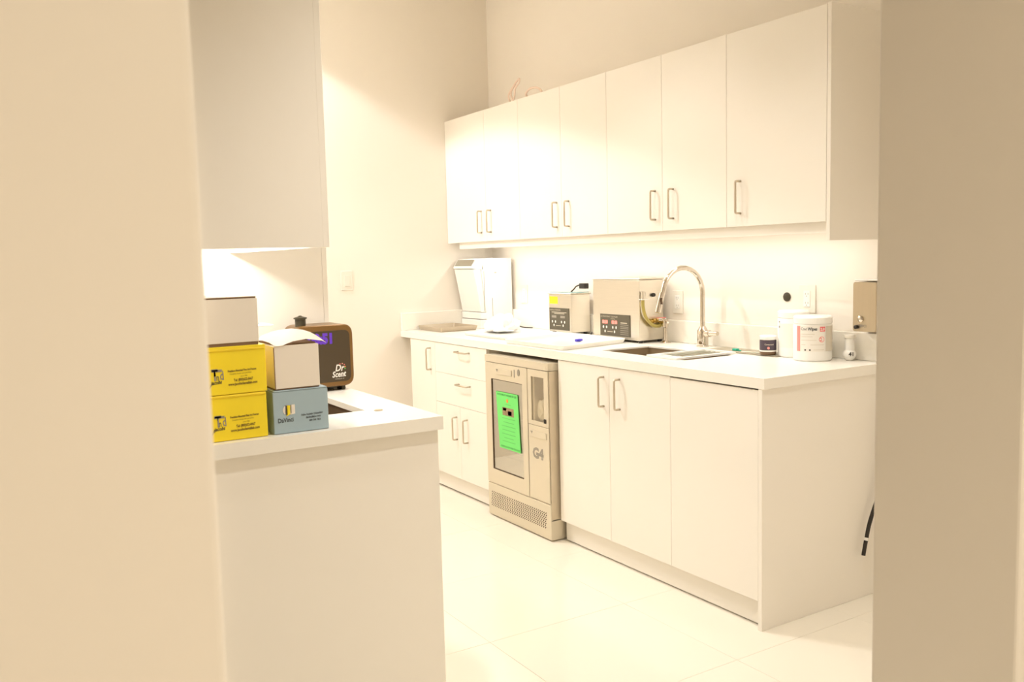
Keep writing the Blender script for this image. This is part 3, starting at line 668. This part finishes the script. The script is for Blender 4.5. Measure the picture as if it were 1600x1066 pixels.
obj('post', lathe(BM(), [(0.027, 0), (0.027, 0.003), (0.012, 0.012), (0.0095, 0.02), (0.0095, 0.075), (0.015, 0.080), (0.015, 0.115), (0.012, 0.120)], -1.185, -0.075, 0.9105, 22), 'chrome', t, True)
nz = BM(); tube(nz, [(-1.185, -0.075, 1.022), (-1.13, -0.115, 1.023), (-1.105, -0.13, 1.018)], [0.0065, 0.0055, 0.005], 12)
tube(nz, [(-1.185, -0.075, 1.024), (-1.21, -0.095, 1.025)], 0.0065, 12)
obj('nozzle', nz, 'chrome', t, True)

# ---------------------------------------------------------------- drainer over the sink, mat, sticks
t = thing('drainer_tray', 'rectangular white rimmed drainer tray resting across the right part of the sink', 'tray', (-0.69, -0.34, 0.911))
rx0, rx1, ry0, ry1 = -0.79, -0.60, -0.535, -0.195
bm = BM(); z0, z1 = 0.9108, 0.919
bx(bm, rx0, rx0 + 0.02, ry0, ry1, z0, z1); bx(bm, rx1 - 0.02, rx1, ry0, ry1, z0, z1); bx(bm, rx0 + 0.02, rx1 - 0.02, ry0, ry0 + 0.05, z0, z1); bx(bm, rx0 + 0.02, rx1 - 0.02, ry1 - 0.02, ry1, z0, z1)
obj('rim', bm, 'white_plastic', t)
obj('insert', box(rx0 + 0.02, rx1 - 0.02, ry0 + 0.05, ry1 - 0.02, z0, z0 + 0.001), 'rack_grey', t)
obj('grip_slot', box(rx0 + 0.055, rx1 - 0.055, ry0 + 0.018, ry0 + 0.030, z1, z1 + 0.0006), 'label_grey', t)
for k in range(5): obj('rib', bbox(rx0 + 0.035 + k * 0.028, rx0 + 0.043 + k * 0.028, ry0 + 0.06, ry1 - 0.03, z0 + 0.001, z0 + 0.005, w=0.001), 'rack_grey' if k != 2 else 'mat_grey', t)
bm = prism(BM(), rr(-0.81, -0.395, -0.175, -0.045, 0.012), 0.9108, 0.9145)
tag(obj('drying_mat', bm, 'mat_grey', loc=(-0.6, -0.11, 0.911)), 'flat grey brown mat along the backsplash behind the sink', 'mat')
t = thing('teal_clip', 'tiny teal plastic clip on the grey mat beside the sink', 'clip', (-0.66, -0.13, 0.9148))
obj('clip_body', bevel(box(-0.675, -0.650, -0.14, -0.12, 0.9148, 0.924), 0.002, 2), 'teal', t); obj('clip_jaw', bevel(box(-0.652, -0.632, -0.134, -0.126, 0.9148, 0.919), 0.001, 1), 'teal', t)
tag(obj('thin_rod', tube(BM(), [(-0.60, -0.16, 0.917), (-0.49, -0.145, 0.920)], 0.0022, 8), 'nickel', loc=(-0.55, -0.15, 0.915)), 'thin metal rod lying on the grey mat left of the navy jar', 'rod')

# ---------------------------------------------------------------- jar
jx, jy, jr = -0.458, -0.152, 0.034
t = thing('jar', 'small navy blue jar with a white lid on the grey mat', 'jar', (jx, jy, 0.9148))
obj('glass_body', lathe(BM(), [(0.030, 0), (jr, 0.004), (jr, 0.062), (0.031, 0.064)], jx, jy, 0.9148), 'jar_base', t, True)
obj('lid', lathe(BM(), [(jr, 0.0645), (jr + 0.001, 0.066), (jr + 0.001, 0.079), (0.030, 0.082)], jx, jy, 0.9148), 'white_gloss', t, True)
obj('label', lathe(BM(), [(jr + 0.0006, 0.022), (jr + 0.0006, 0.0625)], jx, jy, 0.9148), 'navy', t, True)
obj('label_stripe', lathe(BM(), [(jr + 0.0008, 0.015), (jr + 0.0008, 0.021)], jx, jy, 0.9148), 'label_white', t, True)
text('CURAPROX', 0.0075, 'print_light', t, bend=(jx, jy, jr + 0.0012, -1.15, 0.9148 + 0.042), bold=0.0002) if False else None
text('Compound', 0.0085, 'print_light', t, bend=(jx, jy, jr + 0.0012, -1.25, 0.9148 + 0.043), bold=0.0002)
def disc_on(cx, cy, rad, a, z, s, m, par, name='emblem'):
    bm = BM(); n = 16; vs = []
    for k in range(n):
        th = 2 * PI * k / n; aa = a + s * math.cos(th) / rad
        vs.append(bm.verts.new((cx + rad * math.cos(aa), cy + rad * math.sin(aa), z + s * math.sin(th))))
    bm.faces.new(vs); return obj(name, bm, m, par)
disc_on(jx, jy, jr + 0.0012, -0.78, 0.9148 + 0.031, 0.0055, 'pink_pale', t)

# ---------------------------------------------------------------- tubs of wipes
def patch(cx, cy, rad, a0, a1, z0, z1, m, par, name, n=14, th=0.0004):
    bm = BM(); lo = []; hi = []
    for k in range(n + 1):
        a = a0 + (a1 - a0) * k / n
        lo.append(bm.verts.new((cx + rad * math.cos(a), cy + rad * math.sin(a), z0))); hi.append(bm.verts.new((cx + rad * math.cos(a), cy + rad * math.sin(a), z1)))
    for k in range(n): bm.faces.new((lo[k], lo[k + 1], hi[k + 1], hi[k]))
    return obj(name, bm, m, par, True)
def tub(cx, cy, rad, h, label, lab=True):
    t = thing('wipes_tub', label, 'tub', (cx, cy, 0.9105)); Z = 0.9105
    obj('body', lathe(BM(), [(rad - 0.004, 0), (rad, 0.005), (rad, h - 0.035), (rad - 0.003, h - 0.03)], cx, cy, Z, 40), 'white_plastic', t, True)
    obj('lid', lathe(BM(), [(rad - 0.002, h - 0.030), (rad + 0.0005, h - 0.028), (rad + 0.0005, h - 0.006), (rad - 0.006, h)], cx, cy, Z, 40), 'white_gloss', t, True)
    return t
tx, ty, tr = -0.242, -0.135, 0.075
t = tub(tx, ty, tr, 0.178, 'white tub of disinfecting wipes with a pink and red label, front one')
q = tr + 0.0006; Z = 0.9105; A = -50.6 * PI / 180
patch(tx, ty, q, A - 0.88, A + 0.68, Z + 0.040, Z + 0.143, 'label_white', t, 'label')
q2 = q + 0.0005
patch(tx, ty, q2, A - 0.88, A - 0.66, Z + 0.040, Z + 0.140, 'pink_pale', t, 'label_band')
patch(tx, ty, q2, A + 0.70, A + 1.35, Z + 0.040, Z + 0.140, 'label_grey', t, 'label_side')
text('Cavi', 0.0170, 'print_slate', t, bend=(tx, ty, q2, A - 0.62, Z + 0.124), sx=0.85)
text('Wipes', 0.0170, 'print_slate', t, bend=(tx, ty, q2, A - 0.62 + 0.0285 / tr, Z + 0.124), bold=0.0006, sx=0.80)
patch(tx, ty, q2, A + 0.37, A + 0.66, Z + 0.119, Z + 0.138, 'pink', t, 'label_box')
text('2.0', 0.014, 'label_white', t, bend=(tx, ty, q2 + 0.0006, A + 0.40, Z + 0.1235), bold=0.0005)
bm = BM(); n = 24; aa = A + 0.47; zz = Z + 0.088
for k in range(n):
    vs = []
    for s, th in ((0.0115, k), (0.0115, k + 1), (0.009, k + 1), (0.009, k)):
        tt = 2 * PI * th / n; a = aa + s * math.cos(tt) / q2; vs.append(bm.verts.new((tx + q2 * math.cos(a), ty + q2 * math.sin(a), zz + s * math.sin(tt))))
    bm.faces.new(vs)
obj('label_ring', bm, 'pink_pale', t)
text('2', 0.018, 'pink', t, bend=(tx, ty, q2, aa - 0.10, zz - 0.006), bold=0.0004)
for z, a0, a1 in ((0.108, -0.58, 0.1), (0.098, -0.58, 0.0), (0.084, -0.58, 0.2), (0.066, -0.58, -0.35), (0.066, -0.1, 0.6), (0.046, 0.05, 0.6)):
    patch(tx, ty, q2, A + a0, A + a1, Z + z, Z + z + 0.0018, 'label_grey', t, 'text_line', 8)
disc_on(tx, ty, q2, A - 0.37, Z + 0.046, 0.0035, 'print_dark', t); disc_on(tx, ty, q2, A - 0.13, Z + 0.046, 0.0035, 'print_dark', t)
t = tub(-0.378, -0.088, 0.0640, 0.192, 'plain white wipes tub half hidden behind the labelled one')
patch(-0.378, -0.088, 0.0646, A - 1.1, A + 0.4, Z + 0.04, Z + 0.14, 'label_white', t, 'label')
disc_on(-0.378, -0.088, 0.0652, A - 1.02, Z + 0.146, 0.004, 'print_grey', t, 'mark'); disc_on(-0.378, -0.088, 0.0652, A - 1.02, Z + 0.125, 0.005, 'print_grey', t, 'mark')

# ---------------------------------------------------------------- bottle
bx_, by_ = -0.128, -0.055
t = thing('bottle', 'small round-bottomed white bottle under the steel soap dispenser', 'bottle', (bx_, by_, 0.9105))
prof = [(0.012, 0)] + [(0.026 * math.sin(a), 0.024 - 0.024 * math.cos(a)) for a in [0.6 + 0.25 * k for k in range(8)]] + [(0.0185, 0.050), (0.0185, 0.088)]
obj('flask', lathe(BM(), prof, bx_, by_, 0.9105, 26), 'white_plastic', t, True)
obj('cap', lathe(BM(), [(0.0185, 0.0885), (0.0235, 0.092), (0.0235, 0.100), (0.021, 0.103)], bx_, by_, 0.9105, 26), 'outlet', t, True)
text('41', 0.022, 'print_dark', t, bend=(bx_, by_, 0.0268, A - 0.15, 0.9105 + 0.020), bold=0.0006)

# ---------------------------------------------------------------- wall soap dispenser
t = thing('soap_dispenser', 'stainless steel wall soap dispenser with a push button, beside the doorway jamb', 'dispenser', (-0.045, 0.0, 1.03))
bm = prism(BM(), rr(-0.093, 0.010, 1.031, 1.222, 0.010), 0.0, 0.078); xform(bm, FY(0, -0.006, 0)); obj('cover', bevel(bm, 0.0015, 1), 'dispenser_steel', t, True)
obj('back_plate', box(-0.088, 0.018, -0.006, -0.0005, 1.026, 1.226), 'dispenser_steel', t)
obj('top_cap', bevel(box(-0.090, 0.022, -0.080, -0.001, 1.2265, 1.232), 0.002, 1), 'white_plastic', t)
bm = lathe(BM(), [(0.0125, 0), (0.0125, 0.004), (0.008, 0.007)], 0, 0, 0); obj('push_button', xform(bm, FY(-0.056, -0.0845, 1.080)), 'chrome', t, True)
bm = lathe(BM(), [(0.0075, 0), (0.0075, 0.012), (0.005, 0.014)], 0, 0, 0); obj('spout', xform(bm, FY(-0.072, -0.0845, 1.048)), 'black', t, True)
text('WCI', 0.015, 'print_grey', t, 'lettering', 'Y', (-0.060, -0.0852, 1.048), bold=0.0003)

# ---------------------------------------------------------------- wall outlets, switch, grommet
def outlet(x, z, label, w=0.072, h=0.115):
    t = thing('wall_outlet', label, 'outlet', (x, 0.0, z))
    obj('plate', bbox(x - w / 2, x + w / 2, -0.006, -0.0003, z - h / 2, z + h / 2, w=0.002, seg=2), 'outlet', t)
    f_ = obj('socket', bbox(x - 0.017, x + 0.017, -0.0085, -0.0062, z - 0.034, z + 0.034, w=0.001), 'white_plastic', t)
    for dz in (-0.019, 0.019):
        bm = BM()
        for dx in (-0.0065, 0.0065): bx(bm, x + dx - 0.001, x + dx + 0.001, -0.0089, -0.0084, z + dz - 0.002, z + dz + 0.006)
        bx(bm, x - 0.002, x + 0.002, -0.0089, -0.0084, z + dz - 0.010, z + dz - 0.006)
        obj('slots', bm, 'print_grey', f_)
    return t
outlet(-0.378, 1.146, 'white double outlet on the back wall above the wipes tubs', 0.085, 0.118)
outlet(-1.172, 1.110, 'white outlet on the back wall behind the faucet')
outlet(-2.585, 1.120, 'white outlet on the back wall right of the autoclave')
bm = lathe(BM(), [(0.0195, 0), (0.0195, 0.004), (0.016, 0.006)], 0, 0, 0, 24)
tag(obj('cable_grommet', xform(bm, FY(-0.488, -0.0003, 1.151)), 'brown_cap', loc=(-0.488, 0, 1.151), smooth=True), 'round black grommet on the back wall left of an outlet', 'grommet')
t = thing('light_switch', 'white rocker light switch on the far wall', 'switch', (XF, -1.035, 1.235))
obj('plate', bbox(XF + 0.0003, XF + 0.006, -1.072, -0.998, 1.177, 1.295, w=0.002, seg=2), 'outlet', t)
obj('rocker', bevel(side_prism([(-1.052, 1.203), (-1.018, 1.203), (-1.018, 1.269), (-1.052, 1.269)], XF + 0.006, XF + 0.010), 0.001, 1), 'outlet', t)

# ---------------------------------------------------------------- ribbons on top of the cabinets
zt = UZ1 + 0.004
tag(obj('curled_ribbon', tube(BM(), smooth_path([(-2.20, -0.315, zt), (-2.19, -0.33, zt + 0.035), (-2.165, -0.31, zt + 0.085), (-2.135, -0.30, zt + 0.112), (-2.105, -0.31, zt + 0.112), (-2.095, -0.32, zt + 0.088), (-2.12, -0.33, zt + 0.06), (-2.13, -0.33, zt + 0.02), (-2.16, -0.325, zt + 0.002), (-2.18, -0.32, zt + 0.05), (-2.15, -0.31, zt + 0.09)]), 0.0050, 8), 'ribbon', loc=(-2.15, -0.32, UZ1), smooth=True),
    'curled pale pink ribbon standing on top of the wall cabinets', 'ribbon')
tag(obj('curved_ribbon', tube(BM(), smooth_path([(-2.045, -0.30, zt), (-2.04, -0.31, zt + 0.022), (-2.00, -0.31, zt + 0.040), (-1.94, -0.31, zt + 0.036), (-1.90, -0.31, zt + 0.018), (-1.885, -0.31, zt + 0.003)]), 0.0060, 8), 'ribbon', loc=(-1.95, -0.3, UZ1), smooth=True),
    'low arched pale pink ribbon beside the curled one on the wall cabinets', 'ribbon')

# ---------------------------------------------------------------- boxes on the left counter
BX = -0.095
def carton(name, label, y0, y1, z0, z1, m, depth=0.17, x=BX, side=None, group=None):
    t = thing(name, label, 'box', (x - depth / 2, (y0 + y1) / 2, z0), group)
    obj('carton', bevel(box(x - depth, x, y0, y1, z0, z1), 0.0015, 2), m, t)
    return t
T1 = carton('carton', 'bright yellow printed carton, lower of the two, on the left counter edge', -2.529, -2.384, 0.911, 1.0255, 'yellow')
T2 = carton('carton', 'bright yellow printed carton stacked on the other yellow carton', -2.531, -2.381, 1.027, 1.1465, 'yellow')
for t, z, o in ((T1, 0.911, 0.004), (T2, 1.027, 0.0)):
    y0 = -2.529
    obj('flap_edge', bevel(box(BX - 0.001, BX + 0.0018, y0 + 0.002, -2.386 + (0.002 if o == 0 else 0), z + 0.1075, z + 0.1125), 0.001, 1), 'yellow_edge', t)
    at = BX + 0.0009
    text('T', 0.040, 'print_grey', t, 'logo_text', 'X', (at, y0 + 0.013 + o * 0.5, z + 0.037), tilt=0.02, bold=0.0012, sx=0.62)
    text('n', 0.024, 'print_slate', t, 'logo_text', 'X', (at, y0 + 0.0235, z + 0.037), sx=0.55, bold=0.0002)
    text('d', 0.032, 'print_grey', t, 'logo_text', 'X', (at, y0 + 0.0325, z + 0.038), tilt=0.03, bold=0.0005, sx=0.62)
    obj('logo_bar', box(BX + 0.0006, BX + 0.0009, y0 + 0.013, y0 + 0.038, z + 0.058, z + 0.064), 'print_grey', t)
    text('jacobs', 0.0125, 'print_dark', t, 'logo_text', 'X', (at, y0 + 0.010 + o * 0.5, z + 0.027), tilt=0.08, shear=0.4, bold=0.0003, sx=0.82)
    obj('logo_tail', tube(BM(), [(at, y0 + 0.013, z + 0.032), (at, y0 + 0.006, z + 0.018)], [0.0012, 0.0004], 6), 'print_brown', t)
    for s, size, dy, dz, fw in (('Precision Mounted Fine Art Frames', 0.0068, 0.052, 0.0555, 0.72), ('Complete dental care specialists', 0.0052, 0.056, 0.0485, 0.80),
                            ('since 1986', 0.0045, 0.082, 0.042, 0.9), ('Tel: (800)652-8467', 0.0092, 0.066, 0.0315, 0.66), ('www.jacobsdentallab.com', 0.0088, 0.052, 0.0215, 0.78)):
        text(s, size, 'print_brown', t, 'printed_text', 'X', (at, y0 + dy, z + dz), tilt=0.025, bold=0.0003 if size > 0.006 else 0.0, sx=fw)
t = carton('carton', 'plain white carton with a dark gap under its lid, topmost on the yellow cartons', -2.530, -2.395, 1.1545, 1.2635, 'white_card')
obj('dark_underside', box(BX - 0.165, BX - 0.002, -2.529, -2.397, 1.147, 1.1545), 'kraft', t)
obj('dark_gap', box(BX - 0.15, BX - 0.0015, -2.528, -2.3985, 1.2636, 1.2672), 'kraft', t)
obj('lid_flap', bevel(box(BX - 0.168, BX + 0.001, -2.530, -2.397, 1.2673, 1.2692), 0.0008, 1), 'white_card', t)
TB = carton('carton', 'pale blue printed carton on the left counter beside the yellow ones', -2.368, -2.222, 0.911, 1.020, 'blue')
at = BX + 0.0009
obj('lid_flap', bevel(box(BX - 0.168, BX + 0.001, -2.366, -2.224, 1.0205, 1.0235), 0.001, 1), 'blue', TB)
obj('logo_left', prism(BM(), [], 0, 0), 'white_card', TB) if False else None
def flat(pts, m, par, name): # polygon on the +X face, pts in (y,z)
    bm = BM(); v = [bm.verts.new((at, p[0], p[1])) for p in pts]; bm.faces.new(v); return obj(name, bm, m, par)
cy_, cz_ = -2.332, 0.9715
flat([(cy_ + 0.012 * math.cos(a), cz_ + 0.013 * math.sin(a)) for a in [PI / 2 + PI * k / 8 for k in range(9)]], 'white_card', TB, 'logo_left')
flat([(cy_ + 0.007, cz_ - 0.013), (cy_ + 0.020, cz_ - 0.011), (cy_ + 0.020, cz_ + 0.013), (cy_ + 0.011, cz_ + 0.013)], 'white_card', TB, 'logo_right')
flat([(cy_ - 0.003, cz_ - 0.016), (cy_ + 0.007, cz_ - 0.012), (cy_ + 0.008, cz_ + 0.012), (cy_ - 0.003, cz_ + 0.012)], 'yellow', TB, 'logo_bar')
flat([(cy_ - 0.0055, cz_ - 0.012), (cy_ - 0.0035, cz_ - 0.012), (cy_ - 0.0035, cz_ + 0.013), (cy_ - 0.0055, cz_ + 0.013)], 'kraft', TB, 'logo_stroke')
flat([(cy_ + 0.009, cz_ - 0.010), (cy_ + 0.0105, cz_ - 0.010), (cy_ + 0.0105, cz_ + 0.013), (cy_ + 0.009, cz_ + 0.013)], 'kraft', TB, 'logo_stroke')
text('DaVinci', 0.0165, 'print_slate', TB, 'logo_text', 'X', (at, -2.358, 0.940), tilt=0.02, bold=0.0003, sx=0.80)
text('Dallas Anaheim Chesterfield', 0.0068, 'print_slate', TB, 'printed_text', 'X', (at, -2.296, 0.9525), tilt=0.02, bold=0.0002, sx=0.74)
text('davincilabs.com', 0.0075, 'print_slate', TB, 'printed_text', 'X', (at, -2.284, 0.9445), tilt=0.02, bold=0.0002, sx=0.85)
text('800 508 7465', 0.0065, 'print_slate', TB, 'printed_text', 'X', (at, -2.275, 0.936), tilt=0.02, bold=0.0002, sx=0.85)
# white opened box on the blue one
t = thing('carton', 'white carton with a bulging open lid on the pale blue carton', 'box', (BX - 0.08, -2.3, 1.0245))
obj('carton', bevel(box(BX - 0.17, BX - 0.001, -2.359, -2.241, 1.0275, 1.138), 0.001, 1), 'white_card', t)
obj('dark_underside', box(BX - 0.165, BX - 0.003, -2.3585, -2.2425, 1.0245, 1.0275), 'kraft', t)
obj('corner_edge', box(BX - 0.0012, BX + 0.0004, -2.3605, -2.3585, 1.0285, 1.134), 'kraft', t)
bm = BM(); prof = [(-2.357, 1.139), (-2.338, 1.147), (-2.31, 1.156), (-2.275, 1.160), (-2.245, 1.155), (-2.226, 1.1435), (-2.220, 1.138)]
n = len(prof); g = []
for k, x in enumerate((BX + 0.002, BX - 0.05, BX - 0.11, BX - 0.17)):
    up = [0.0, 0.010, 0.013, 0.008][k]
    g.append([bm.verts.new((x, p[0], p[1] + up * (0.6 if i in (0, n - 1) else 1) - (0.008 if k == 0 and 0 < i < n - 2 else 0))) for i, p in enumerate(prof)])
for a, b in zip(g, g[1:]):
    for i in range(n - 1): bm.faces.new((a[i], a[i + 1], b[i + 1], b[i]))
bmesh.ops.solidify(bm, geom=bm.faces[:], thickness=0.0022)
obj('lid', bm, 'white_card', t, True)
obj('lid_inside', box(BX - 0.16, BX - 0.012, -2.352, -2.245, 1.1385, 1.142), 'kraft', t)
# pale container glimpsed between the boxes
t = thing('lidded_container', 'pale lidded container behind the cartons on the left counter', 'container', (-0.50, -2.30, 0.911))
obj('tub', bevel(box(-0.57, -0.455, -2.36, -2.265, 0.911 , 1.142), 0.004, 2), 'white_card', t) if False else obj('tub', bevel(box(-0.77, -0.67, -2.50, -2.29, 0.9105, 1.150), 0.004, 2), 'white_plastic', t)
obj('lid', bevel(box(-0.775, -0.665, -2.505, -2.185, 1.1505, 1.156), 0.002, 1), 'white_gloss', t)
obj('teal_knob', lathe(BM(), [(0.018, 0), (0.018, 0.006), (0.008, 0.010)], -0.70, -2.24, 1.156, 16), 'teal_lid', t)

# ---------------------------------------------------------------- scent diffuser
dX = -0.735; dy0, dy1, dz0_, dz1_ = -2.094, -1.893, 0.926, 1.1375
t = thing('scent_diffuser', 'brown rounded square scent diffuser machine with a dark front at the left counter', 'diffuser', (dX - 0.06, -1.99, 0.9105))
bm = prism(BM(), rr(dy0, dy1, dz0_, dz1_, 0.036, 8), -0.13, 0.0); xform(bm, FX(dX)); obj('shell', bevel(bm, 0.003, 1), 'brown', t, True)
bm = prism(BM(), rr(dy0 + 0.012, dy1 - 0.012, dz0_ + 0.016, dz1_ - 0.020, 0.022, 6), 0.0, 0.0012); xform(bm, FX(dX)); fp = obj('front_panel', bm, 'brown_dark', t)
at2 = dX + 0.0018
text('Dr', 0.032, 'label_white', fp, 'logo_text', 'X', (at2, -1.962, 0.978), shear=0.25, bold=0.0007, sx=0.85)
text('Scent', 0.028, 'label_white', fp, 'logo_text', 'X', (at2, -1.973, 0.9575), shear=0.25, bold=0.0007, sx=0.78, tilt=0.03)
text('scenting the air', 0.006, 'print_light', fp, 'printed_text', 'X', (at2, -1.963, 0.950), sx=0.9)
for k, (a_, m_) in enumerate(((2.0, 'pink'), (1.35, 'pink_pale'), (0.7, 'pink'), (0.1, 'orange'), (-0.4, 'green_faint'))):
    bm = lathe(BM(), [(0.0022, 0), (0.0022, 0.0004)], 0, 0, 0, 8); yy = -1.938 + 0.013 * math.cos(a_); zz = 0.990 + 0.013 * math.sin(a_)
    obj('logo_dot', xform(bm, FX(at2, yy, zz)), m_, fp)
text('08:51', 0.046, 'violet', fp, 'readout', 'X', (at2, -2.052, 1.076), bold=0.0030, sx=0.88)
for y in (-2.06, -1.955, -1.925): obj('foot', bevel(box(dX - 0.10, dX - 0.02, y - 0.007, y + 0.007, 0.9105, 0.9265), 0.002, 1), 'brown_cap', t)
obj('neck', lathe(BM(), [(0.018, -0.004), (0.018, 0.022), (0.0225, 0.023), (0.0225, 0.027), (0.008, 0.031), (0.004, 0.034)], dX - 0.05, -2.058, dz1_, 24), 'brown_cap', t, True)

# ---------------------------------------------------------------- hose hanging at the end panel
t = thing('vacuum_hose', 'black hose end with a white band hanging beside the right end panel', 'hose', (0.045, -0.03, 0.18))
p = [(0.030, -0.168, 0.182), (0.030, -0.160, 0.215), (0.030, -0.150, 0.250), (0.030, -0.138, 0.29), (0.031, -0.122, 0.33), (0.033, -0.104, 0.37), (0.036, -0.070, 0.45), (0.038, -0.045, 0.55), (0.038, -0.03, 0.68), (0.036, -0.03, 0.76)]
obj('tube', tube(BM(), smooth_path(p, 3), 0.0075, 12), 'black', t, True)
obj('band', cyl(BM(), (0.030, -0.1535, 0.238), (0.030, -0.1505, 0.249), 0.0083, 0.0083, 14), 'label_white', t, True)
obj('hook', bevel(box(0.0005, 0.045, -0.036, -0.024, 0.755, 0.775), 0.003, 1), 'white_plastic', t)
